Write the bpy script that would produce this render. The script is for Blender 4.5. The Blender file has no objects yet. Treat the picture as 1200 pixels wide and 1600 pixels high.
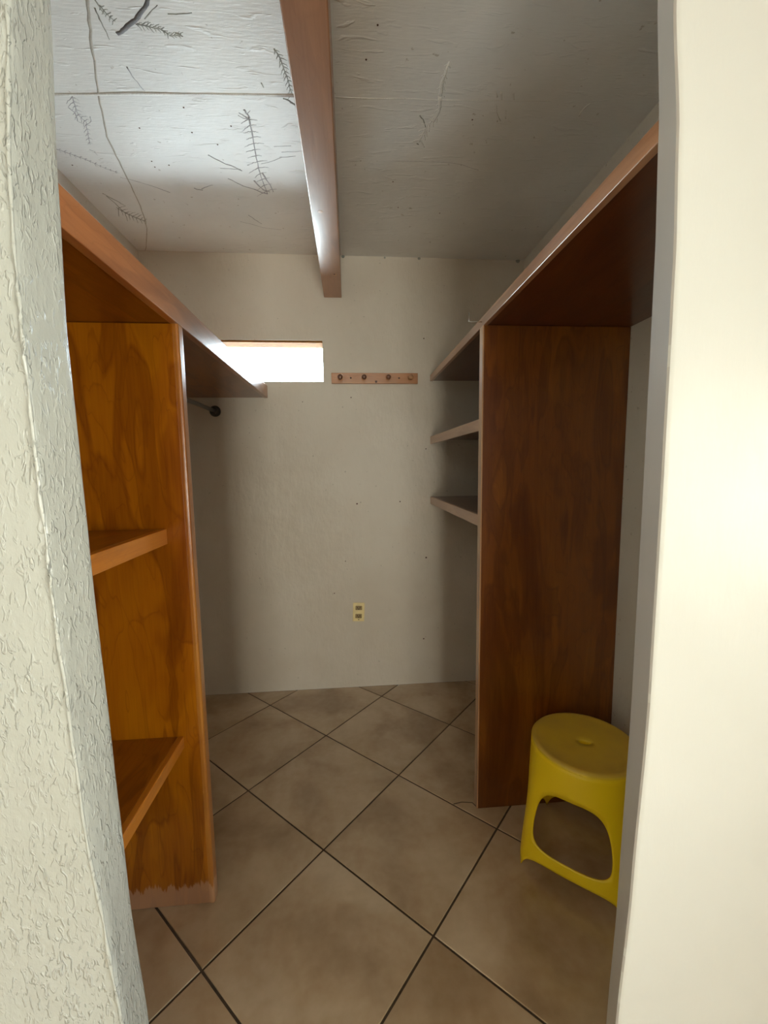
import bpy, bmesh, math, random
from mathutils import Vector, Matrix, noise
random.seed(7)
SC = bpy.context.scene
COL = SC.collection

# ------------------------------------------------------------------ camera
F_PX, PITCH, YAW, ROLL, EYE = 657.037, 0.110784, 0.080332, -0.013021, 1.35
Fw = Vector((math.sin(YAW)*math.cos(PITCH), math.cos(YAW)*math.cos(PITCH), -math.sin(PITCH)))
R0 = Vector((math.cos(YAW), -math.sin(YAW), 0)); U0 = R0.cross(Fw)
Rt = math.cos(ROLL)*R0 + math.sin(ROLL)*U0
Up = -math.sin(ROLL)*R0 + math.cos(ROLL)*U0
cd = bpy.data.cameras.new('camera'); cam = bpy.data.objects.new('camera', cd); COL.objects.link(cam)
cam.matrix_world = Matrix(((Rt.x, Up.x, -Fw.x, 0), (Rt.y, Up.y, -Fw.y, 0), (Rt.z, Up.z, -Fw.z, EYE), (0, 0, 0, 1)))
cd.sensor_fit = 'VERTICAL'; cd.sensor_height = 24.0; cd.lens = F_PX/1600*24.0
cd.clip_start = 0.02; cd.clip_end = 200
SC.camera = cam

def ceil_at(px, py, z=2.494):
    """point of the ceiling plane that the photograph shows at (px, py)"""
    d = Fw + Rt*(px-600)/F_PX - Up*(py-800)/F_PX
    t = (z-EYE)/d.z
    return Vector((d.x*t, d.y*t, z))

# ------------------------------------------------------------------ world, lights, exposure
SC.view_settings.view_transform = 'Standard'; SC.view_settings.look = 'None'
SC.view_settings.exposure = 0.38; SC.view_settings.gamma = 1.0; SC.view_settings.use_curve_mapping = False
SKY = 28.0
w = bpy.data.worlds.new('daylight'); SC.world = w; w.use_nodes = True
nt = w.node_tree; nt.nodes.clear()
tc = nt.nodes.new('ShaderNodeTexCoord'); sp = nt.nodes.new('ShaderNodeSeparateXYZ'); cr = nt.nodes.new('ShaderNodeValToRGB')
mr = nt.nodes.new('ShaderNodeMapRange'); bg = nt.nodes.new('ShaderNodeBackground'); ow = nt.nodes.new('ShaderNodeOutputWorld')
nt.links.new(tc.outputs['Generated'], sp.inputs[0]); nt.links.new(sp.outputs['Z'], mr.inputs['Value'])
mr.inputs['From Min'].default_value = -1; mr.inputs['From Max'].default_value = 1
e = cr.color_ramp.elements
e[0].position = 0.0; e[0].color = (0.95, 1.0, 1.04, 1)
e[1].position = 1.0; e[1].color = (0.70, 0.85, 1.0, 1)
x_ = cr.color_ramp.elements.new(0.49); x_.color = (0.95, 0.96, 0.92, 1)
x_ = cr.color_ramp.elements.new(0.52); x_.color = (0.98, 0.95, 0.86, 1)
x_ = cr.color_ramp.elements.new(0.60); x_.color = (0.88, 0.93, 0.98, 1)
nt.links.new(mr.outputs[0], cr.inputs[0]); # warmer towards the sun's side (behind the camera), cooler away from it
m2 = nt.nodes.new('ShaderNodeMapRange'); m2.inputs['From Min'].default_value = -1; m2.inputs['From Max'].default_value = 1
nt.links.new(sp.outputs['Y'], m2.inputs['Value'])
c2 = nt.nodes.new('ShaderNodeValToRGB'); c2.color_ramp.elements[0].color = (1.0, .945, .85, 1); c2.color_ramp.elements[1].color = (.82, .93, 1.0, 1)
mx = nt.nodes.new('ShaderNodeMix'); mx.data_type = 'RGBA'; mx.blend_type = 'MULTIPLY'; mx.inputs[0].default_value = 1.0
nt.links.new(m2.outputs[0], c2.inputs[0]); nt.links.new(cr.outputs[0], mx.inputs[6]); nt.links.new(c2.outputs[0], mx.inputs[7])
nt.links.new(mx.outputs[2], bg.inputs[0]); nt.links.new(bg.outputs[0], ow.inputs[0])
bg.inputs[1].default_value = SKY

def portal(name, loc, rot, sx, sy):
    l = bpy.data.lights.new(name, 'AREA'); l.shape = 'RECTANGLE'; l.size = sx; l.size_y = sy
    l.cycles.is_portal = True
    o = bpy.data.objects.new(name, l); COL.objects.link(o); o.location = loc; o.rotation_euler = rot
# closet window opening (back wall) and the big window of the room behind the photographer (right wall)
WX0, WX1, WZ0, WZ1 = -1.07, -0.135, 1.822, 2.046
BY0, BY1, BZ0, BZ1 = -1.95, -0.10, 0.80, 1.65
FX0, FX1, FZ0, FZ1 = -0.30, 1.00, 0.35, 1.60          # unseen window added at that room's far end for frontal light
OXR = 1.75
portal('portal_closet_window', ((WX0+WX1)/2, 2.60, (WZ0+WZ1)/2), (math.radians(-90), 0, 0), WX1-WX0, WZ1-WZ0)
portal('portal_room_window', (OXR+0.16, (BY0+BY1)/2, (BZ0+BZ1)/2), (0, math.radians(90), 0), BZ1-BZ0, BY1-BY0)

portal('portal_fill_window', ((FX0+FX1)/2, -5.16, (FZ0+FZ1)/2), (math.radians(90), 0, 0), FX1-FX0, FZ1-FZ0)
SC.cycles.diffuse_bounces = 8; SC.cycles.max_bounces = 14

# ------------------------------------------------------------------ materials
def mat(name):
    m = bpy.data.materials.new(name); m.use_nodes = True
    n = m.node_tree; return m, n, n.nodes['Principled BSDF']
def N(n, t, **k):
    x = n.nodes.new('ShaderNode'+t)
    for a, b in k.items():
        if a in x.inputs: x.inputs[a].default_value = b
        else: setattr(x, a, b)
    return x
def coords(n, scale=(1, 1, 1), rot=(0, 0, 0)):
    t = N(n, 'TexCoord'); mp = N(n, 'Mapping'); mp.inputs['Scale'].default_value = scale; mp.inputs['Rotation'].default_value = rot
    n.links.new(t.outputs['Object'], mp.inputs[0]); return mp.outputs[0]
def nz(n, vec, scale, detail=4, rough=.55, dist=0):
    x = N(n, 'TexNoise'); x.inputs['Scale'].default_value = scale; x.inputs['Detail'].default_value = detail
    x.inputs['Roughness'].default_value = rough; x.inputs['Distortion'].default_value = dist
    n.links.new(vec, x.inputs['Vector']); return x.outputs[0]
def ramp(n, fac, stops):
    r = N(n, 'ValToRGB'); els = r.color_ramp.elements
    els[0].position, els[0].color = stops[0][0], (*stops[0][1], 1)
    els[1].position, els[1].color = stops[-1][0], (*stops[-1][1], 1)
    for p, c in stops[1:-1]: e_ = els.new(p); e_.color = (*c, 1)
    n.links.new(fac, r.inputs[0]); return r.outputs[0]
def mix(n, fac, a, b, mode='MIX'):
    x = N(n, 'Mix'); x.data_type = 'RGBA'; x.blend_type = mode
    for s, v in ((0, fac), (6, a), (7, b)):
        if hasattr(v, 'is_output'): n.links.new(v, x.inputs[s])
        elif s == 0: x.inputs[0].default_value = v
        else: x.inputs[s].default_value = (*v, 1)
    return x.outputs[2]
def math_(n, op, a, b=0.0):
    x = N(n, 'Math'); x.operation = op
    for i, v in enumerate((a, b)):
        if hasattr(v, 'is_output'): n.links.new(v, x.inputs[i])
        else: x.inputs[i].default_value = v
    return x.outputs[0]
def bump(n, b, hs, dist=0.002, strength=1.0):
    prev = None
    for h, s, d in hs:
        x = N(n, 'Bump'); x.inputs['Strength'].default_value = s; x.inputs['Distance'].default_value = d
        n.links.new(h, x.inputs['Height'])
        if prev: n.links.new(prev, x.inputs['Normal'])
        prev = x.outputs[0]
    n.links.new(prev, b.inputs['Normal'])
W3 = lambda v: (v, v, v)

def plaster(name, base, dark, rough=.5, streak=(1, 1, 1), fine=(40, .0012), mid=(7, .004), blotch=.35, spec=.5, worm=0, speck=True):
    m, n, b = mat(name); v = coords(n)
    vs = coords(n, streak)
    c = ramp(n, nz(n, v, 1.7, 5, .6), [(.38, dark), (.62, base)])
    c = mix(n, blotch, base, c)
    if speck:
        s = ramp(n, nz(n, v, 55, 2, .5), [(.70, (0, 0, 0)), (.745, (1, 1, 1))])
        c = mix(n, math_(n, 'MULTIPLY', s, .45), c, (.25, .2, .14))
    n.links.new(c, b.inputs['Base Color']) if hasattr(c, 'is_output') else None
    b.inputs['Roughness'].default_value = rough; b.inputs['Specular IOR Level'].default_value = spec
    hs = [(nz(n, vs, fine[0], 6, .6), 1, fine[1]), (nz(n, v, mid[0], 3, .5), 1, mid[1])]
    if worm:
        # short trowelled strokes: ridged noise, stretched upwards
        a = nz(n, coords(n, (1, 1, .4), (0, .35, 0)), 130, 2, .5, 1.0)
        r_ = ramp(n, a, [(.52, W3(0)), (.66, W3(1))])
        msk = ramp(n, nz(n, v, 11, 3), [(.34, W3(.2)), (.55, W3(1))])
        hs.append((math_(n, 'MULTIPLY', r_, msk), 1, worm))
    bump(n, b, hs)
    return m
M = {}
M['wall'] = plaster('white wall paint', (.72, .655, .56), (.62, .545, .44), .45, (1, 1, .35), (34, .0026), (9, .005), .55)
M['wall_side'] = plaster('white side wall paint', (.70, .67, .60), (.60, .56, .48), .5, (1, 1, .6), (45, .0016), (10, .004))
M['stucco'] = plaster('rough trowelled wall paint', (.455, .46, .42), (.405, .41, .365), .27, (1, 1, .6), (55, .0018), (14, .004), .5, .7, .0018, speck=False)
M['smooth_wall'] = plaster('smooth cream wall paint', (.655, .645, .60), (.61, .60, .55), .42, (1, 1, .3), (18, .0008), (5, .003), .6, speck=False)
M['jamb'] = plaster('smooth jamb paint with shade in colour', (.56, .53, .495), (.52, .50, .47), .32, (1, 1, .2), (14, .0005), (4, .001), .5, speck=False)
M['room_wall'] = plaster('plain room paint', (.72, .69, .62), (.66, .63, .56), .6)

def ceiling_mat():
    m, n, b = mat('glossy painted concrete ceiling'); v = coords(n)
    c = ramp(n, nz(n, v, 2.2, 5, .6), [(.35, (.77, .77, .75)), (.65, (.86, .86, .84))])
    s = ramp(n, nz(n, v, 42, 2, .5), [(.72, (0, 0, 0)), (.76, (1, 1, 1))])
    c = mix(n, math_(n, 'MULTIPLY', s, .5), c, (.3, .24, .17))
    n.links.new(c, b.inputs['Base Color']); b.inputs['Roughness'].default_value = .45; b.inputs['Specular IOR Level'].default_value = 1.0
    flecks = ramp(n, nz(n, coords(n, (1, 4.2, 1)), 10, 3, .5, .6), [(.60, W3(0)), (.70, W3(1))])
    grain = nz(n, coords(n, (1, 7, 1)), 22, 5, .6)
    bump(n, b, [(flecks, .8, .0015), (grain, .8, .0010), (nz(n, v, 6, 3), .8, .004)])
    return m
M['ceiling'] = ceiling_mat()

def flat(name, col, rough=.5, metal=0, bumps=None, var=.0, coat=0):
    m, n, b = mat(name)
    v = coords(n)
    d = tuple(c*(1-var) for c in col)
    c = ramp(n, nz(n, v, 30, 4), [(.35, d), (.65, col)])
    n.links.new(c, b.inputs['Base Color']); b.inputs['Roughness'].default_value = rough; b.inputs['Metallic'].default_value = metal
    b.inputs['Coat Weight'].default_value = coat
    if bumps: bump(n, b, [(nz(n, v, bumps[0], 3), 1, bumps[1])])
    return m

def wood(name, light, mid, dark, axis='Z', rough=.28, coat=.5, figure=1.0, wear=False, coat_rough=.22):
    """varnished plywood: long figure along `axis`, flame islands, fine pores"""
    m, n, b = mat(name)
    st = {'Z': (1, 1, .22), 'Y': (1, .22, 1), 'X': (.22, 1, 1)}[axis]
    fi = {'Z': (1, 1, .03), 'Y': (1, .03, 1), 'X': (.03, 1, 1)}[axis]
    v = coords(n, st)
    a = nz(n, v, 5.5, 3, .5, .9)
    rings = math_(n, 'SINE', math_(n, 'MULTIPLY', a, 46))
    c1 = ramp(n, a, [(.36, dark), (.45, mid), (.58, light)])
    c2 = ramp(n, rings, [(.0, mid), (1, light)])
    c = mix(n, .35, c1, c2)
    isl = ramp(n, nz(n, v, 8.5, 2, .45, 1.6), [(.53, W3(0)), (.575, W3(1)), (.60, W3(.55)), (.66, W3(.7))])
    c = mix(n, math_(n, 'MULTIPLY', isl, .72*figure), c, dark)
    edg = ramp(n, nz(n, v, 12, 1, .4, 2.0), [(.50, W3(0)), (.515, W3(1)), (.53, W3(.25)), (.60, W3(0))])
    c = mix(n, math_(n, 'MULTIPLY', edg, .45*figure), c, dark)
    fine = nz(n, coords(n, fi), 160, 4, .6)
    c = mix(n, .16, c, ramp(n, fine, [(.3, dark), (.6, light)]))
    if wear:   # varnish mopped off along the foot of the panel
        t = N(n, 'TexCoord'); s = N(n, 'SeparateXYZ'); n.links.new(t.outputs['Object'], s.inputs[0])
        h = math_(n, 'SUBTRACT', s.outputs['Z'], math_(n, 'MULTIPLY', nz(n, coords(n, (1, 1, .12)), 45, 6, .72), .12))
        k = ramp(n, h, [(.0, W3(1)), (.008, W3(0))])
        c = mix(n, math_(n, 'MULTIPLY', k, .62), c, (.66, .40, .25))
    n.links.new(c, b.inputs['Base Color'])
    b.inputs['Roughness'].default_value = rough
    b.inputs['Coat Weight'].default_value = coat; b.inputs['Coat Roughness'].default_value = coat_rough
    bump(n, b, [(fine, .5, .0004), (nz(n, v, 7, 3), .6, .003)])
    return m
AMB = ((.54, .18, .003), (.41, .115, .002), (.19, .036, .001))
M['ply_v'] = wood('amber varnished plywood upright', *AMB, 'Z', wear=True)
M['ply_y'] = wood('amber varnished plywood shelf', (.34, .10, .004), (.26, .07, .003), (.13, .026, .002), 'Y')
RIGHT_SHADE = ((.25, .080, .006), (.18, .048, .004), (.09, .018, .002))  # same plywood as the left; the right side's shade is in the colour
UNDER_SHADE = ((.13, .034, .006), (.10, .022, .004), (.06, .010, .002))  # shelves darker still: shade of their undersides put into the colour
M['ply_v_shade'] = wood('varnished plywood upright with shade in colour', *RIGHT_SHADE, 'Z', figure=.8)
M['ply_y_shade'] = wood('varnished plywood shelf with shade in colour', *UNDER_SHADE, 'Y', figure=.4)
M['edge_y'] = wood('orange brown edging', (.50, .20, .075), (.42, .15, .05), (.24, .07, .02), 'Y', figure=.6)
M['edge_v'] = wood('amber edging upright', (.55, .22, .03), (.45, .15, .02), (.26, .07, .01), 'Z', figure=.4, wear=True)
M['edge_amber'] = wood('amber shelf edging', (.58, .21, .02), (.48, .15, .012), (.26, .07, .006), 'Y', figure=.4)
M['edge_pale'] = wood('pale brown edging', (.50, .27, .15), (.42, .21, .11), (.26, .11, .05), 'Y', figure=.3)
M['edge_pale_v'] = wood('pale brown edging upright', (.60, .36, .20), (.50, .28, .14), (.3, .14, .06), 'Z', figure=.3)
M['beam'] = wood('reddish varnished beam', (.42, .19, .085), (.34, .145, .06), (.22, .08, .03), 'Y', figure=.35, rough=.33)
M['pine'] = wood('orange pine', (.55, .25, .10), (.46, .19, .065), (.28, .09, .03), 'X', figure=.4)
M['soffit'] = flat('orange raw board', (.30, .12, .02), .9, var=.3)
M['knob'] = flat('dark turned wood', (.20, .08, .04), .3, var=.3, coat=.5)
M['knob_light'] = flat('pale turned wood', (.48, .23, .10), .35, var=.2, coat=.4)
M['knot'] = flat('dark knot', (.09, .03, .015), .5)
M['grout'] = flat('brown grout', (.10, .065, .038), .8, bumps=(200, .001), var=.4)
M['rod'] = flat('grey metal tube', (.25, .24, .23), .35, 1.0)
M['flange'] = flat('dull dark metal', (.10, .095, .085), .5, .6, var=.3)
M['wire'] = flat('bright steel wire', (.75, .74, .70), .25, 1.0)
M['screw'] = flat('dark screw', (.08, .06, .05), .4, .5)
M['plate'] = flat('aged ivory plastic', (.95, .78, .38), .3, var=.12)
M['socket'] = flat('brown stained socket', (.40, .27, .11), .4, var=.3)
M['hole'] = flat('dark slot', (.02, .015, .01), .7)
M['white_frame'] = flat('white window paint', (.78, .78, .76), .4)
M['stain_green'] = flat('grey green imprint', (.44, .44, .39), .6, bumps=(120, .002), var=.5)
M['imprint'] = flat('grey lilac imprint', (.53, .51, .53), .55, bumps=(120, .002), var=.35)
M['imprint_dark'] = flat('dark twig', (.22, .21, .22), .6, bumps=(120, .002), var=.4)
M['imprint_pale'] = flat('pale plaster relief', (.84, .83, .79), .35, bumps=(160, .002), var=.12)
M['crack'] = flat('beige crack line', (.54, .49, .42), .6, bumps=(200, .001), var=.25)
M['rust'] = flat('rust brown joint stain', (.46, .33, .27), .6, bumps=(150, .001), var=.5)

def tile_mat():
    m, n, b = mat('beige glazed floor tile')
    g = N(n, 'NewGeometry'); oi = N(n, 'ObjectInfo')
    off = N(n, 'VectorMath'); off.operation = 'ADD'
    sc_ = N(n, 'VectorMath'); sc_.operation = 'SCALE'; sc_.inputs['Scale'].default_value = 9.0
    cb = N(n, 'CombineXYZ'); n.links.new(oi.outputs['Random'], cb.inputs[0]); n.links.new(oi.outputs['Random'], cb.inputs[1])
    n.links.new(cb.outputs[0], sc_.inputs[0]); n.links.new(g.outputs['Position'], off.inputs[0]); n.links.new(sc_.outputs[0], off.inputs[1])
    v = off.outputs[0]
    c = ramp(n, nz(n, v, 3.6, 4, .5, .35), [(.32, (.38, .235, .11)), (.50, (.58, .41, .24)), (.68, (.74, .57, .38))])
    c = mix(n, .25, c, ramp(n, nz(n, v, 30, 4), [(.3, (.30, .21, .13)), (.7, (.50, .40, .29))]))
    n.links.new(c, b.inputs['Base Color']); b.inputs['Roughness'].default_value = .4; b.inputs['Coat Weight'].default_value = 1.0; b.inputs['Coat Roughness'].default_value = .24; b.inputs['Coat IOR'].default_value = 1.75
    bump(n, b, [(nz(n, v, 60, 3), .5, .0006), (nz(n, v, 7, 2), .6, .002)])
    return m
M['tile'] = tile_mat()

def glass_mat():
    m = bpy.data.materials.new('window glass'); m.use_nodes = True; n = m.node_tree; n.nodes.clear()
    o = N(n, 'OutputMaterial'); t = N(n, 'BsdfTransparent'); g = N(n, 'BsdfGlossy'); x = N(n, 'MixShader'); f = N(n, 'Fresnel')
    t.inputs[0].default_value = (.93, .95, .95, 1); g.inputs['Roughness'].default_value = .02
    n.links.new(f.outputs[0], x.inputs[0]); n.links.new(t.outputs[0], x.inputs[1]); n.links.new(g.outputs[0], x.inputs[2]); n.links.new(x.outputs[0], o.inputs[0])
    return m
M['glass'] = glass_mat()

def plastic():
    m, n, b = mat('yellow moulded plastic'); v = coords(n)
    g = N(n, 'NewGeometry'); s = N(n, 'SeparateXYZ'); n.links.new(g.outputs['Normal'], s.inputs[0])
    t = N(n, 'TexCoord'); s2 = N(n, 'SeparateXYZ'); n.links.new(t.outputs['Object'], s2.inputs[0])
    dust = math_(n, 'MULTIPLY', ramp(n, s2.outputs['Z'], [(.410, W3(0)), (.419, W3(1))]), ramp(n, nz(n, v, 9, 5), [(.25, W3(.45)), (.7, W3(.8))]))
    c = mix(n, dust, (.95, .66, .006), (.56, .34, .09))
    n.links.new(c, b.inputs['Base Color']); b.inputs['Roughness'].default_value = .42
    b.inputs['Subsurface Weight'].default_value = 0.0
    bump(n, b, [(nz(n, v, 90, 3), .4, .0006)])
    return m
M['yellow'] = plastic()

# ------------------------------------------------------------------ helpers
def empty(name, loc=(0, 0, 0)):
    o = bpy.data.objects.new(name, None); COL.objects.link(o); o.location = loc; o.empty_display_size = .05; return o
def obj(name, bm, m, parent=None, smooth=False, kind=None):
    """bm is in world coordinates; under a parent it is shifted to the parent's frame"""
    if parent is not None:
        w_ = Vector((0, 0, 0)); p = parent
        while p is not None: w_ += p.location; p = p.parent
        bmesh.ops.translate(bm, verts=bm.verts, vec=-w_)
    bmesh.ops.recalc_face_normals(bm, faces=bm.faces)
    me = bpy.data.meshes.new(name); bm.to_mesh(me); bm.free()
    me.materials.append(M[m])
    if smooth:
        for p in me.polygons: p.use_smooth = True
    o = bpy.data.objects.new(name, me); COL.objects.link(o); o.parent = parent
    if kind: o['kind'] = kind
    return o
def tag(o, label, cat, group=None):
    o['label'] = label; o['category'] = cat
    if group: o['group'] = group
    return o
def box(x0, x1, y0, y1, z0, z1, bev=0, seg=2, bm=None):
    own = bm is None
    b = bmesh.new()
    bmesh.ops.create_cube(b, size=1)
    for v in b.verts: v.co = Vector(((x0+x1)/2+v.co.x*(x1-x0), (y0+y1)/2+v.co.y*(y1-y0), (z0+z1)/2+v.co.z*(z1-z0)))
    if bev: bmesh.ops.bevel(b, geom=b.edges[:], offset=bev, segments=seg, affect='EDGES', profile=.5)
    if own: return b
    me = bpy.data.meshes.new('t'); b.to_mesh(me); b.free(); bm.from_mesh(me); bpy.data.meshes.remove(me); return bm
def lathe(profile, origin, axis, seg=24, bm=None):
    bm = bm or bmesh.new(); axis = Vector(axis).normalized()
    a = axis.orthogonal().normalized(); c = axis.cross(a); rings = []
    for r, h in profile:
        if r < 1e-6: rings.append([bm.verts.new(Vector(origin)+axis*h)])
        else: rings.append([bm.verts.new(Vector(origin)+axis*h+(a*math.cos(t)+c*math.sin(t))*r) for t in [2*math.pi*k/seg for k in range(seg)]])
    for p, q in zip(rings, rings[1:]):
        for k in range(seg):
            k2 = (k+1) % seg
            if len(p) == 1 and len(q) == 1: continue
            if len(p) == 1: bm.faces.new((p[0], q[k], q[k2]))
            elif len(q) == 1: bm.faces.new((p[k], q[0], p[k2]))
            else: bm.faces.new((p[k], q[k], q[k2], p[k2]))
    return bm
def tube(pts, rads, flatz=1.0, seg=8, bm=None):
    bm = bm or bmesh.new(); pts = [Vector(p) for p in pts]; rings = []
    for i, p in enumerate(pts):
        t = (pts[min(i+1, len(pts)-1)]-pts[max(i-1, 0)]).normalized()
        a = t.cross(Vector((0, 0, 1)))
        if a.length < 1e-3: a = Vector((1, 0, 0))
        a.normalize(); c = t.cross(a)
        r = rads[i] if hasattr(rads, '__len__') else rads
        ring = []
        for k in range(seg):
            d = a*math.cos(2*math.pi*k/seg)*r+c*math.sin(2*math.pi*k/seg)*r; d.z *= flatz
            ring.append(bm.verts.new(p+d))
        rings.append(ring)
    for p, q in zip(rings, rings[1:]):
        for k in range(seg): bm.faces.new((p[k], p[(k+1) % seg], q[(k+1) % seg], q[k]))
    bm.faces.new(rings[0]); bm.faces.new(rings[-1][::-1])
    return bm
def interp(tab, z):
    if z <= tab[0][0]: return tab[0][1]
    for (a, x), (b, y) in zip(tab, tab[1:]):
        if z <= b:
            t = (z-a)/(b-a); t = t*t*(3-2*t)*.5+t*.5
            return x+(y-x)*t
    return tab[-1][1]
def prism(poly, z0, z1):
    bm = bmesh.new(); lo = [bm.verts.new((x, y, z0)) for x, y in poly]; hi = [bm.verts.new((x, y, z1)) for x, y in poly]
    bm.faces.new(lo[::-1]); bm.faces.new(hi)
    for k in range(len(poly)): k2 = (k+1) % len(poly); bm.faces.new((lo[k], lo[k2], hi[k2], hi[k]))
    return bm
def ring_wall(outer, inner, y0, y1, swap=False):
    """slab between y0 and y1 with a rectangular hole; outer/inner = (a0,a1,z0,z1); swap makes it run along Y"""
    bm = bmesh.new()
    def rect(r, y):
        a0, a1, z0, z1 = r
        return [bm.verts.new((y, a, z) if swap else (a, y, z)) for a, z in ((a0, z0), (a1, z0), (a1, z1), (a0, z1))]
    A, B, C_, D = rect(outer, y0), rect(inner, y0), rect(outer, y1), rect(inner, y1)
    for k in range(4):
        j = (k+1) % 4
        bm.faces.new((A[k], A[j], B[j], B[k])); bm.faces.new((C_[k], D[k], D[j], C_[j]))
        bm.faces.new((B[k], B[j], D[j], D[k])); bm.faces.new((A[k], C_[k], C_[j], A[j]))
    return bm

# ------------------------------------------------------------------ setting
XL, XR, YB, ZC = -1.087, 1.012, 2.454, 2.494
DN, DF = .57, .65                                   # near and far face of the doorway wall
OXL, OYB, OZC = -1.75, -5.0, 2.494
S = 'structure'
wb = obj('wall_back', ring_wall((XL-.12, XR+.12, 0, ZC), (WX0, WX1, WZ0, WZ1), YB, YB+.14), 'wall', kind=S)
obj('wall_left', box(XL-.12, XL, DF, YB, 0, ZC), 'wall_side', kind=S)
wr = obj('wall_right', box(XR, XR+.12, DF, YB, 0, ZC), 'wall_side', kind=S)
ce = obj('ceiling', box(OXL, OXR, OYB, YB+.14, ZC, ZC+.1), 'ceiling', kind=S)
fl = obj('floor', box(OXL, OXR, OYB, YB+.14, -.06, -.0028), 'grout', kind=S)

# doorway wall: hand-plastered, its corners wander
LF = [(.0, -.350), (.405, -.360), (.651, -.373), (.933, -.379), (1.19, -.385), (1.38, -.387), (1.545, -.389), (1.725, -.383), (1.957, -.372), (2.2, -.366)]
LN = [(.0, -.335), (.526, -.355), (.69, -.366), (.844, -.379), (1.034, -.385), (1.212, -.391), (1.433, -.393), (1.521, -.394), (1.677, -.391), (1.879, -.373), (2.1, -.366)]
RF = [(.0, .452), (.291, .460), (.562, .469), (.934, .475), (1.268, .475), (1.473, .474), (1.665, .473), (1.844, .468), (2.012, .456), (2.2, .452)]
RN = [(.0, .410), (.418, .426), (.656, .438), (.983, .449), (1.278, .449), (1.458, .448), (1.627, .447), (1.785, .441), (1.933, .427), (2.1, .422)]
def doorway_side(tn, tf, xo_near, xo_far, amp, sgn):
    bm = bmesh.new(); rows = []
    nz_ = 170
    for i in range(nz_+1):
        z = ZC*i/nz_
        xn, xf = interp(tn, z), interp(tf, z)
        a = [Vector((xo_near, DN, z))]
        L = abs(xn-xo_near)
        for k in range(1, 24): a.append(Vector((xn-sgn*L*(1-k/24)**1.6, DN, z)))
        # rounded near corner, reveal, rounded far corner
        c = .005
        a += [Vector((xn-sgn*c, DN, z)), Vector((xn-sgn*c*.3, DN+c*.3, z)), Vector((xn, DN+c, z))]
        for k in range(1, 6): a.append(Vector((xn+(xf-xn)*k/6, DN+c+(DF-DN-2*c)*k/6, z)))
        a += [Vector((xf, DF-c, z)), Vector((xf-sgn*c*.3, DF-c*.3, z)), Vector((xf-sgn*c, DF, z))]
        a.append(Vector((xo_far, DF, z)))
        for j, p in enumerate(a):
            if 0 < j < len(a)-1:
                q = noise.noise(p*9)*.5+noise.noise(p*28)*.3+noise.noise(p*70)*.2
                p += Vector((sgn*.5, -1, 0)).normalized()*q*amp
        rows.append([bm.verts.new(p) for p in a])
    for r, s in zip(rows, rows[1:]):
        for k in range(len(r)-1): bm.faces.new((r[k], r[k+1], s[k+1], s[k]))
        bm.faces.new((r[-1], r[0], s[0], s[-1]))
    bm.faces.new(rows[0]); bm.faces.new(rows[-1][::-1])
    return bm
wf = obj('wall_front_left', doorway_side(LN, LF, OXL, XL-.12, .004, 1), 'stucco', smooth=True, kind=S)
wfr = obj('wall_front_right', doorway_side(RN, RF, OXR, XR+.12, .0012, -1), 'smooth_wall', smooth=True, kind=S)
# right reveal: smooth coat, greyer as its turned-away shade is in the colour
for p in wfr.data.polygons:
    if abs(p.normal.x) > .5 and p.center.x < .6 and DN+.003 < p.center.y < DF: p.material_index = 1
wfr.data.materials.append(M['jamb'])
wfr.data.set_sharp_from_angle(angle=math.radians(24))
# raised plaster bead down the near corner of the left side
zs = [.3+k*.012 for k in range(132)]
pts = [Vector((interp(LN, z)-.0015+noise.noise(Vector((0, 3, z*14)))*.0016, DN-.0005+noise.noise(Vector((5, 0, z*9)))*.001, z)) for z in zs]
obj('plaster_bead', tube(pts, [max(.0012, .0022+.0022*noise.noise(Vector((z*21, 7, 1)))) for z in zs], seg=8), 'stucco', wf, smooth=True)

# rest of the room the photographer stands in
obj('wall_outer_right', ring_wall((OYB, DN, 0, ZC), (BY0, BY1, BZ0, BZ1), OXR, OXR+.14, swap=True), 'room_wall', kind=S)
obj('wall_outer_left', box(OXL-.12, OXL, OYB, DN, 0, ZC), 'room_wall', kind=S)
obj('wall_outer_back', ring_wall((OXL, OXR, 0, ZC), (FX0, FX1, FZ0, FZ1), OYB-.14, OYB), 'room_wall', kind=S)
w3 = empty('fill_window', ((FX0+FX1)/2, OYB-.07, FZ0)); w3['kind'] = S  # added window, never in view: sends frontal light into the closet
obj('window_frame', ring_wall((FX0, FX1, FZ0, FZ1), (FX0+.045, FX1-.045, FZ0+.045, FZ1-.045), OYB-.09, OYB-.05), 'white_frame', w3)
obj('pane', box(FX0+.045, FX1-.045, OYB-.072, OYB-.068, FZ0+.045, FZ1-.045), 'glass', w3)
w2 = empty('window_2', (OXR+.07, (BY0+BY1)/2, BZ0)); w2['kind'] = S
obj('window_frame', ring_wall((BY0, BY1, BZ0, BZ1), (BY0+.045, BY1-.045, BZ0+.045, BZ1-.045), OXR+.05, OXR+.09, swap=True), 'white_frame', w2)
obj('mullion', box(OXR+.055, OXR+.085, (BY0+BY1)/2-.02, (BY0+BY1)/2+.02, BZ0+.045, BZ1-.045), 'white_frame', w2)
for a0, a1 in ((BY0+.045, (BY0+BY1)/2-.02), ((BY0+BY1)/2+.02, BY1-.045)):
    obj('pane', box(OXR+.068, OXR+.072, a0, a1, BZ0+.045, BZ1-.045), 'glass', w2)

# slot window in the closet's back wall
w1 = empty('window_1', ((WX0+WX1)/2, YB+.1, WZ0)); w1['kind'] = S
obj('pane', box(WX0, WX1, YB+.105, YB+.109, WZ0, WZ1), 'glass', w1)
hb = obj('head_board', box(WX0, WX1, YB+.012, YB+.135, WZ1-.010, WZ1, .002), 'soffit', w1); hb['label'] = 'orange wooden board lining the top of the slot window'

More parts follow.
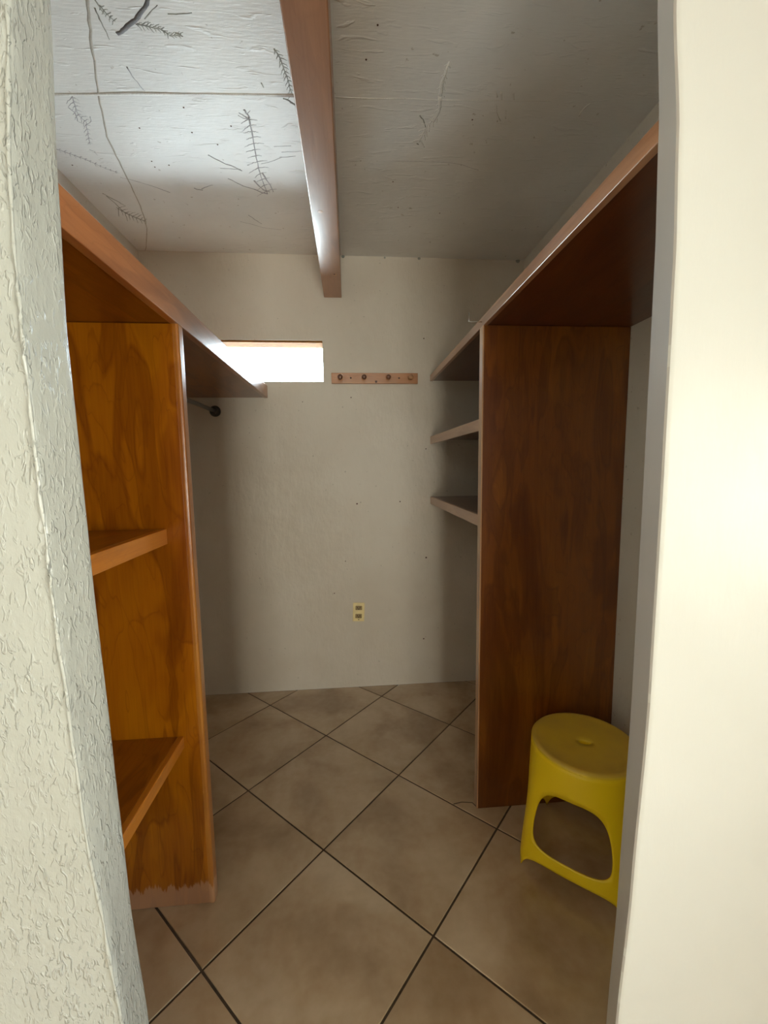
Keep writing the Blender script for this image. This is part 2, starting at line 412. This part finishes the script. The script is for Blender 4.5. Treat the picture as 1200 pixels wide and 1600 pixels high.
# floor tiles, laid diagonally
TS, TA, TO = .4523, .826026, Vector((-.1206, 1.3629))
e1 = Vector((math.sin(TA), -math.cos(TA))); e2 = Vector((math.cos(TA), math.sin(TA)))
def clip(poly, axis, val, keep_less):
    out = []
    for k in range(len(poly)):
        a, b = poly[k], poly[(k+1) % len(poly)]
        ia = (a[axis] <= val) == keep_less; ib = (b[axis] <= val) == keep_less
        if ia: out.append(a)
        if ia != ib:
            t = (val-a[axis])/(b[axis]-a[axis]); out.append(a+(b-a)*t)
    return out
G = .0032
full = None
for i in range(-15, 16):
    for j in range(-15, 16):
        o = TO+e1*i*TS+e2*j*TS
        poly = [o+e1*G+e2*G, o+e1*(TS-G)+e2*G, o+e1*(TS-G)+e2*(TS-G), o+e1*G+e2*(TS-G)]
        c = o+(e1+e2)*TS/2
        n0 = list(poly)
        if c.y > DF+.06: x0, x1 = XL, XR
        else: x0, x1 = OXL, OXR
        for ax, val, kl in ((0, x0, False), (0, x1, True), (1, OYB, False), (1, YB, True)):
            if len(poly) < 3: break
            poly = clip(poly, ax, val, kl)
        if len(poly) < 3: continue
        ar = abs(sum(poly[k].x*poly[(k+1) % len(poly)].y-poly[(k+1) % len(poly)].x*poly[k].y for k in range(len(poly))))/2
        if ar < .002: continue
        dz = random.uniform(-.0003, 0)
        if poly == n0 and full is not None:
            t = bpy.data.objects.new('tile', full.data); COL.objects.link(t); t.parent = fl; t.location = (c.x, c.y, dz)
        else:
            bm = prism([p-c for p in poly], -.009, 0)
            ed = [e_ for e_ in bm.edges if all(v.co.z > -.001 for v in e_.verts)]
            bmesh.ops.bevel(bm, geom=ed, offset=.0018, segments=2, affect='EDGES', profile=.5)
            t = obj('tile', bm, 'tile'); t.parent = fl; t.location = (c.x, c.y, dz)
            if poly == n0: full = t
# small cut line in the tile at the foot of the right-hand panel
obj('tile_crack', tube([(.385, 1.515, .0002), (.42, 1.522, .0002), (.462, 1.515, .0002), (.475, 1.49, .0002)], .0022, .15, 6), 'grout', fl)

# ------------------------------------------------------------------ ceiling marks (relief on the ceiling plane)
def on_ceiling(pts, w0, w1=None, flatz=.35, sub=3, jit=0.0):
    P = [ceil_at(*p) for p in pts]; out = []
    for a, b in zip(P, P[1:]):
        for k in range(sub): out.append(a+(b-a)*k/sub)
    out.append(P[-1]); n_ = len(out); w1 = w0 if w1 is None else w1
    if jit:
        for q in out[1:-1]: q.x += random.uniform(-jit, jit); q.y += random.uniform(-jit, jit)
    return out, [(w0+(w1-w0)*k/(n_-1))*random.uniform(.8, 1.2) for k in range(n_)]
def ceil_mark(name, strokes, m, label=None):
    bm = bmesh.new()
    for pts, w0, w1 in strokes:
        P, R = on_ceiling(pts, w0, w1, jit=.0015 if len(pts) > 2 else 0)
        tube(P, R, .35, 6, bm)
    o = obj(name, bm, m, ce, smooth=True)
    if label: o['label'] = label
    return o
ceil_mark('ceiling_crack', [([(136, -12), (139, 20), (142, 60), (149, 110), (154, 150), (161, 185), (168, 214), (181, 243), (195, 270), (208, 298), (219, 322), (227, 345), (230, 362), (228, 385), (223, 408)], .0036, .0014)], 'crack', 'long beige crack wandering across the ceiling to the back wall')
ceil_mark('joint_ridge', [([(70, 148.5), (200, 146), (330, 147), (470, 148.5)], .0060, .0060)], 'imprint_pale')  # wide and pale: the ridge's highlight is put into its colour
ceil_mark('joint_ridge', [([(524, 152), (600, 154), (700, 156), (860, 158)], .0022, .0012)], 'imprint_pale')
ceil_mark('joint_stain', [([(248, 148), (300, 147.5), (350, 148), (400, 149), (462, 151)], .0030, .0022)], 'rust', 'rusty brown stain along the formwork joint')
ceil_mark('twig_imprint', [([(233, -6), (227, 12), (216, 27), (205, 37), (192, 48), (183, 53)], .0042, .0062)], 'imprint_dark', 'dark curved twig pressed into the ceiling')
random.seed(3)
def frond(stem, n_, l0, l1, w_=.0011, ang=1.1, both=True):
    st = [(stem, w_*1.5, w_)]; P = stem
    seg = []; L = [0]
    for a, b in zip(P, P[1:]): L.append(L[-1]+math.hypot(b[0]-a[0], b[1]-a[1]))
    for k in range(n_):
        s = L[-1]*(k+.5)/n_
        i = max(q for q in range(len(L)-1) if L[q] <= s); t = (s-L[i])/(L[i+1]-L[i])
        x = P[i][0]+(P[i+1][0]-P[i][0])*t; y = P[i][1]+(P[i+1][1]-P[i][1])*t
        h = math.atan2(P[i+1][1]-P[i][1], P[i+1][0]-P[i][0]); l = l0+(l1-l0)*k/n_
        for sg in ((-1, 1) if both else (random.choice((-1, 1)),)):
            a = h+sg*ang*random.uniform(.85, 1.15); ll = l*random.uniform(.6, 1.15)
            st.append(([(x, y), (x+math.cos(a)*ll*.55, y+math.sin(a)*ll*.55-.6), (x+math.cos(a)*ll, y+math.sin(a)*ll)], w_*1.3, w_*.5))
    return st
f = frond([(388, 182), (393, 205), (399, 240), (404, 262), (410, 283), (418, 303)], 13, 15, 15, .0016, 1.35)
f += [([(373, 176), (381, 181), (388, 187)], .002, .003), ([(381, 171), (386, 178), (391, 184)], .003, .002), ([(372, 180), (380, 185), (388, 186)], .0012, .0016),
      ([(386, 178), (391, 173)], .0014, .001), ([(397, 282), (404, 290), (412, 297), (422, 300)], .0035, .002), ([(410, 270), (416, 280), (423, 290), (427, 300)], .003, .0018)]
ceil_mark('fern_imprint', f, 'imprint', 'grey fern frond imprint in the ceiling left of the beam')
ceil_mark('twig_imprint', [([(325, 242), (338, 249), (352, 256), (366, 261), (378, 267)], .0022, .0026), ([(344, 263), (360, 264), (376, 265)], .0012, .0016)], 'imprint', 'pair of short grey twig lines left of the fern imprint')
ceil_mark('twig_imprint', [([(356, 279), (367, 284), (380, 291), (395, 295), (409, 301), (418, 303)], .0018, .0030)], 'imprint', 'grey twig line running into the foot of the fern imprint')
ceil_mark('leaf_imprint', [([(303, 294), (309, 296), (317, 297)], .003, .002), ([(315, 295), (323, 292), (333, 289)], .0016, .001)], 'imprint')
ceil_mark('twig_imprint', [([(408, 256), (424, 252), (440, 246), (462, 244)], .0012, .0016), ([(440, 238), (455, 237), (474, 236)], .0014, .0010), ([(428, 229), (455, 228)], .0010, .0012)], 'imprint')
ceil_mark('twig_imprint', [([(388, 336), (398, 343), (409, 350)], .0016, .0016), ([(375, 346), (395, 351), (412, 356), (440, 359)], .0012, .0008)], 'imprint')
f = frond([(112, 148), (117, 165), (123, 180), (134, 190), (137, 205), (141, 226)], 12, 13, 5, .0012, .9) + [([(107, 168), (118, 177), (122, 190), (130, 193)], .0018, .0014), ([(141, 182), (142, 190), (135, 196)], .0012, .001), ([(140, 234), (147, 236), (153, 243)], .0016, .0012)]
ceil_mark('leaf_imprint', f, 'imprint', 'pale grey leafy sprig imprint left of the long crack')
ceil_mark('twig_imprint', frond([(88, 233), (106, 239), (122, 245), (138, 251), (160, 261), (184, 270)], 12, 5, 3, .0012, .7) + [([(188, 277), (205, 281), (232, 289), (266, 301)], .0010, .0014)], 'imprint', 'long thin twig line crossing the long crack')
ceil_mark('leaf_imprint', [([(160, 302), (172, 309), (186, 316), (196, 322)], .0022, .0014), ([(166, 306), (180, 318), (192, 330), (208, 338), (228, 346)], .0016, .0020)] + frond([(182, 324), (196, 333), (210, 340), (228, 346)], 8, 13, 8, .0014, .8), 'stain_green', 'grey green leafy imprint at the left where ceiling meets wall')
ceil_mark('leaf_imprint', [([(146, -4), (156, 12), (163, 22)], .0018, .0016), ([(148, 12), (156, 30), (164, 46), (171, 62)], .0022, .0012)] + frond([(155, 8), (166, 22), (180, 34)], 5, 8, 6, .0012), 'stain_green')
ceil_mark('leaf_imprint', frond([(212, 38), (232, 42), (252, 46), (266, 56), (282, 56)], 12, 12, 8, .0013, .7) + [([(274, 52), (280, 54), (286, 57)], .003, .002), ([(226, 30), (238, 16), (246, 8)], .0016, .0012), ([(262, 22), (280, 22), (300, 20)], .0020, .0012)], 'stain_green', 'grey green leafy sprig imprint right of the dark twig')
ceil_mark('leaf_imprint', [([(198, 104), (206, 118), (214, 128), (228, 144)], .0022, .0010)], 'imprint')
ceil_mark('leaf_imprint', frond([(428, 76), (438, 92), (445, 110), (452, 132), (456, 150)], 11, 10, 14, .0014, .7) + [([(408, 129), (412, 137)], .002, .002), ([(442, 154), (452, 158), (461, 164)], .003, .0035)], 'stain_green', 'grey green fern imprint half hidden behind the beam')
ceil_mark('leaf_imprint', frond([(702, 96), (694, 116), (690, 140), (687, 160), (682, 180), (668, 196), (655, 222)], 15, 6, 13, .0024, .8) + [([(700, 100), (692, 125), (688, 150)], .0030, .0060), ([(688, 150), (686, 172), (678, 190)], .0060, .0035)], 'imprint_pale', 'pale raised leaf imprint on the ceiling right of the beam')
ceil_mark('leaf_imprint', [([(656, 180), (661, 187), (665, 199)], .0025, .0015), ([(651, 224), (654, 226)], .003, .002)], 'stain_green')
ceil_mark('leaf_imprint', [([(775, 142), (777, 152)], .0022, .0030), ([(783, 143), (784, 156)], .0030, .0022), ([(802, 146), (803, 156)], .0030, .0022), ([(775, 162), (776, 176), (782, 189)], .0014, .0022), ([(791, 172), (790, 186)], .0012, .0018)], 'imprint_pale')
ceil_mark('leaf_imprint', [([(904, 182), (910, 172), (922, 162)], .0030, .0022)], 'imprint_pale')
ceil_mark('hairline_crack', [([(600, 251), (650, 252), (690, 253), (720, 257), (748, 266)], .0010, .0008)], 'imprint')
random.seed(11)
for (x, y) in [(590, 39), (572, 93), (738, 187), (614, 284), (622, 324), (687, 333), (237, 252), (300, 207), (242, 261), (452, 93), (361, 197), (340, 226), (405, 60), (288, 402), (264, 258), (380, 14)]:
    pass
bm = bmesh.new()
for (x, y) in [(590, 39), (572, 93), (738, 187), (614, 284), (622, 324), (687, 333), (237, 252), (300, 207), (242, 261), (361, 197), (340, 226), (113, 258), (264, 258), (287, 168), (218, 200)]:
    p = ceil_at(x, y); lathe([(0, .0012), (.0024, .0009), (.003, -.001)], p, (0, 0, -1), 8, bm)
sp_ = obj('fly_speck', bm, 'knot', ce, smooth=True); sp_['kind'] = 'stuff'

# nail holes and small knocks in the back wall
for (x, z, r) in [(.040, 1.128, .0055), (.293, 1.136, .0045), (.448, 1.442, .004), (-.035, .788, .0035), (.448, .795, .006), (-.105, .595, .004), (.432, .288, .005), (.437, 2.062, .004), (-.255, 1.711, .003), (.018, 1.735, .004), (.46, 2.5-.006-.40, .0)]:
    if r: obj('nail_hole', lathe([(0, .0008), (r*.8, .0008), (r, -.001)], (x, YB, z), (0, -1, 0), 10), 'knot', wb)
# chips of render along the junction of ceiling and back wall
for px, r in ((601, .006), (655, .009), (813, .014), (536, .010)):
    p = ceil_at(px, 402); p.y = YB-.001
    obj('corner_chip', lathe([(0, .004), (r*.6, .003), (r, -.002)], p+Vector((0, 0, -.006)), (0, -1, -.4), 7), 'stain_green', wb, smooth=True)

# ------------------------------------------------------------------ beam
bt = empty('ceiling_beam', (-.07, 1.55, 2.275))
tag(bt, 'reddish brown varnished wooden beam running across the white ceiling', 'beam')
obj('beam_timber', box(-.119, -.022, OYB+.002, YB-.001, 2.273, ZC-.0005, .003), 'beam', bt)
for (x, y) in ((-.050, 2.17), (-.085, 1.66)):
    k = obj('knot', lathe([(0, .0008), (.009, .0006), (.011, -.001)], (x, y, 2.273), (0, 0, -1), 12), 'pine', bt)
obj('knot', lathe([(0, .0009), (.0045, .0007), (.006, -.001)], (-.052, 2.165, 2.2725), (0, 0, -1), 10), 'knot', bt)

# ------------------------------------------------------------------ left-hand joinery
LX = -.446; LY = 1.211
lu = empty('wooden_shelving', (-.76, 1.3, 0))
tag(lu, 'amber varnished plywood shelving on the left, thick top shelf over a bright upright panel', 'shelving')
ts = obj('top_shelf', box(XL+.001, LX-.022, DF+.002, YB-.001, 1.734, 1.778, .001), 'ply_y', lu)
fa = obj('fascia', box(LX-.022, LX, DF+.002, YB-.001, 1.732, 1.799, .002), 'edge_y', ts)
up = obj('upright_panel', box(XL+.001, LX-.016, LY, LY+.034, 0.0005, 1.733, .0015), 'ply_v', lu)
def edge_post(x0, x1, y0, y1, z0, z1, r):
    """edging strip with its two outer arrises rounded"""
    s = 1
    pts = [(x0, y0), (x1-r, y0)]+[(x1-r+r*math.sin(t), y0+r-r*math.cos(t)) for t in (.4, .8, 1.2)]+[(x1, y0+r), (x1, y1-r)]+[(x1-r+r*math.cos(t), y1-r+r*math.sin(t)) for t in (.4, .8, 1.2)]+[(x1-r, y1), (x0, y1)]
    return prism(pts, z0, z1)
bm = edge_post(LX-.016, LX-.002, LY-.001, LY+.036, 0.0005, 1.733, .007)
obj('edge_strip', bm, 'edge_v', up)
for z0, z1, xf in ((1.138, 1.181, -.513), (.524, .560, -.506)):
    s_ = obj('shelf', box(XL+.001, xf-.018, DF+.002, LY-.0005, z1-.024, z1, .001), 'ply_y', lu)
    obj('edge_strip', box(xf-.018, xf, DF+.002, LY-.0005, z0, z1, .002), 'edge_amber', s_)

# hanging rod
hr = empty('hanging_rod', (-.736, 1.85, 1.658)); tag(hr, 'grey metal hanging rod with a dark round wall flange under the left shelf', 'clothes rod')
obj('rod', tube([(-.736, LY+.042, 1.662), (-.736, YB-.01, 1.660)], .0105, 1, 20), 'rod', hr, smooth=True)
for y, s in ((YB-.0005, -1), (LY+.0375, 1)):
    obj('flange', lathe([(0, .0), (.030, 0), (.031, .004), (.028, .012), (.022, .030), (.019, .034), (.013, .034)], (-.736, y, 1.660), (0, s, 0), 24), 'flange', hr, smooth=True)

# ------------------------------------------------------------------ right-hand joinery
RX = .472; RY = 1.484
ru = empty('wooden_shelving', (.74, 1.6, 0))
tag(ru, 'plywood shelving on the right with its shade in the colour, tall upright panel behind the yellow stool', 'shelving')
ts = obj('top_shelf', box(RX+.016, XR-.001, DF+.002, YB-.001, 1.829, 1.852, .001), 'ply_y_shade', ru)
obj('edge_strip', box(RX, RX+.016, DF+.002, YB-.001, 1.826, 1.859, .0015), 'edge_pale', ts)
up = obj('upright_panel', box(RX+.004, XR-.001, RY, RY+.026, 0.0005, 1.828, .001), 'ply_v_shade', ru)
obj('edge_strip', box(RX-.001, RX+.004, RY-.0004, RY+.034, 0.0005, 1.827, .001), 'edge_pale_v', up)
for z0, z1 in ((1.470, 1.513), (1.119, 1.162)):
    s_ = obj('shelf', box(RX+.016, XR-.001, RY+.027, YB-.001, z1-.020, z1, .001), 'ply_y_shade', ru)
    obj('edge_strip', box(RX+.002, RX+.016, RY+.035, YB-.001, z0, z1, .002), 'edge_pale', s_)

hk = obj('wire_hook', tube([(RX+.002, 1.497, 1.842), (RX-.020, 1.496, 1.842), (RX-.043, 1.496, 1.841), (RX-.0465, 1.496, 1.8425), (RX-.047, 1.496, 1.846), (RX-.047, 1.496, 1.872)], .0017, 1, 10), 'wire', smooth=True)
tag(hk, 'small bright L-shaped steel hook sticking out of the right top shelf edge', 'hook')

# ------------------------------------------------------------------ peg rack
pr = empty('peg_rack', (.155, YB, 1.837)); tag(pr, 'narrow orange pine rack with four round pegs on the back wall', 'peg rack')
obj('backboard', box(-.089, .399, YB-.019, YB-.0005, 1.809, 1.867, .0015), 'pine', pr)
for x, m, r in ((-.040, 'knob', .0145), (.093, 'knob', .0135), (.230, 'knob', .0135), (.356, 'knob_light', .0145)):
    o = obj('peg', lathe([(.007, 0), (.006, .012), (.0065, .018), (r*.85, .021), (r, .026), (r*.95, .031), (r*.6, .035), (0, .036)], (x, YB-.018, 1.840), (0, -1, 0), 20), m, pr, smooth=True)
    if m == 'knob_light': o['label'] = 'pale wooden peg'
for x in (.019, .291): obj('screw', lathe([(0, .002), (.0035, .0015), (.0048, 0)], (x, YB-.0188, 1.839), (0, -1, 0), 12), 'screw', pr, smooth=True)
obj('knot', lathe([(0, .0006), (.006, .0005), (.0075, 0)], (.161, YB-.0188, 1.819), (0, -1, 0), 12), 'knot', pr)

# ------------------------------------------------------------------ outlet
ol = empty('wall_outlet', (.037, YB, .475)); tag(ol, 'yellowed ivory double socket plate low on the back wall', 'outlet')
bm = box(.002, .071, YB-.007, YB-.0003, .418, .533, .003, 3)
ol.rotation_euler.y = .045
obj('cover_plate', bm, 'plate', ol)
for z in (.502, .452):
    s_ = obj('socket', box(.017, .056, YB-.0085, YB-.006, z-.013, z+.013, .003, 2), 'socket', ol)
    for x in (.029, .044): obj('slot', box(x-.0016, x+.0016, YB-.0092, YB-.008, z-.003, z+.007, .0004), 'hole', s_)
    obj('slot', lathe([(0, .0008), (.0028, .0008), (.003, 0)], (.0365, YB-.0084, z-.007), (0, -1, 0), 10), 'hole', s_)
obj('screw', lathe([(0, .0015), (.0025, .001), (.0032, 0)], (.038, YB-.007, .430), (0, -1, 0), 10), 'screw', ol)

# ------------------------------------------------------------------ plastic stool
SZ = .420; SCX, SCY = .768, 1.262; AZ = math.radians(184)
st = empty('plastic_stool', (SCX, SCY, 0)); tag(st, 'yellow moulded plastic stool with round seat beside the right doorway', 'stool')
RT, HA = .168, .1735
def shell(th, z):
    t = max(0, 1-z/SZ); q = th-AZ-math.pi/4      # faces at q = 0, 90, ...
    c, s = abs(math.cos(q)), abs(math.sin(q))
    sq = HA/((c**6+s**6)**(1/6))
    k = min(1, t*1.0)
    r = RT*(1-k)+sq*k
    r -= .0
    return Vector((SCX+r*math.cos(th), SCY+r*math.sin(th), z))
bm = bmesh.new()
def cosd(k, n_): return -math.cos(math.pi*k/n_)
outer = []
NB = 28
for k in range(NB): outer.append((cosd(k, NB), 0.0, 'b'))
for k in range(16): outer.append((1.0, k/16, 's'))
for k in range(NB): outer.append((-cosd(k, NB), 1.0, 't'))
for k in range(16): outer.append((-1.0, 1-k/16, 's'))
HC = .44
def hole(u, v):
    a = math.atan2((v-HC)*1.6, u); c, s = math.cos(a), math.sin(a)
    up_ = s > 0
    n_ = 3.2 if up_ else 4.2
    hw, hh = .82, (.31 if up_ else .215)
    r = 1/((abs(c)**n_+abs(s)**n_)**(1/n_))
    taper = 1-.10*max(0, s)
    return (c*r*hw*taper, HC+s*r*hh)
for quarter in range(4):
    th0 = AZ+math.pi/4+quarter*math.pi/2
    rings = []
    for k in range(7):
        f_ = k/6; ring = []
        for u, v, side in outer:
            hu, hv = hole(u, v)
            vo = v
            if side == 'b': vo = .125*max(0, 1-abs(u)**9)+.03*max(0, 1-u*u)*0
            uu, vv = u*(1-f_)+hu*f_, vo*(1-f_)+hv*f_
            ring.append(bm.verts.new(shell(th0+uu*math.pi/4, vv*SZ*.985)))
        rings.append(ring)
    for p, q in zip(rings, rings[1:]):
        for k in range(len(p)):
            k2 = (k+1) % len(p); bm.faces.new((p[k], p[k2], q[k2], q[k]))
bmesh.ops.remove_doubles(bm, verts=bm.verts, dist=.0004)
for v in bm.verts: v.co.z = max(v.co.z, .0008)
body = obj('stool_body', bm, 'yellow', st, smooth=True)
sm = body.modifiers.new('s', 'SOLIDIFY'); sm.thickness = .0038; sm.offset = -1
bm = bmesh.new(); rings = []
prof = [(RT-.004, SZ*.955), (RT+.0004, SZ*.975), (RT, SZ-.007), (RT-.004, SZ-.001), (RT-.010, SZ+.001), (RT-.018, SZ+.0005), (RT-.024, SZ-.0015), (.12, SZ-.002), (.06, SZ-.003), (.034, SZ-.0035)]
for r, z in prof: rings.append([bm.verts.new((SCX+r*math.cos(t), SCY+r*math.sin(t), z)) for t in [2*math.pi*k/64 for k in range(64)]])
for (a_, b_, z) in ((.022, .012, SZ-.004), (.020, .010, SZ-.006), (.019, .009, SZ-.022)):
    ring = []
    for k in range(64):
        t = 2*math.pi*k/64; q = t-math.radians(-20)
        x, y = a_*math.cos(q), b_*math.sin(q); c, s = math.cos(math.radians(-20)), math.sin(math.radians(-20))
        ring.append(bm.verts.new((SCX+x*c-y*s, SCY+x*s+y*c, z)))
    rings.append(ring)
for p, q in zip(rings, rings[1:]):
    for k in range(64): bm.faces.new((p[k], p[(k+1) % 64], q[(k+1) % 64], q[k]))
seat = obj('seat', bm, 'yellow', st, smooth=True)
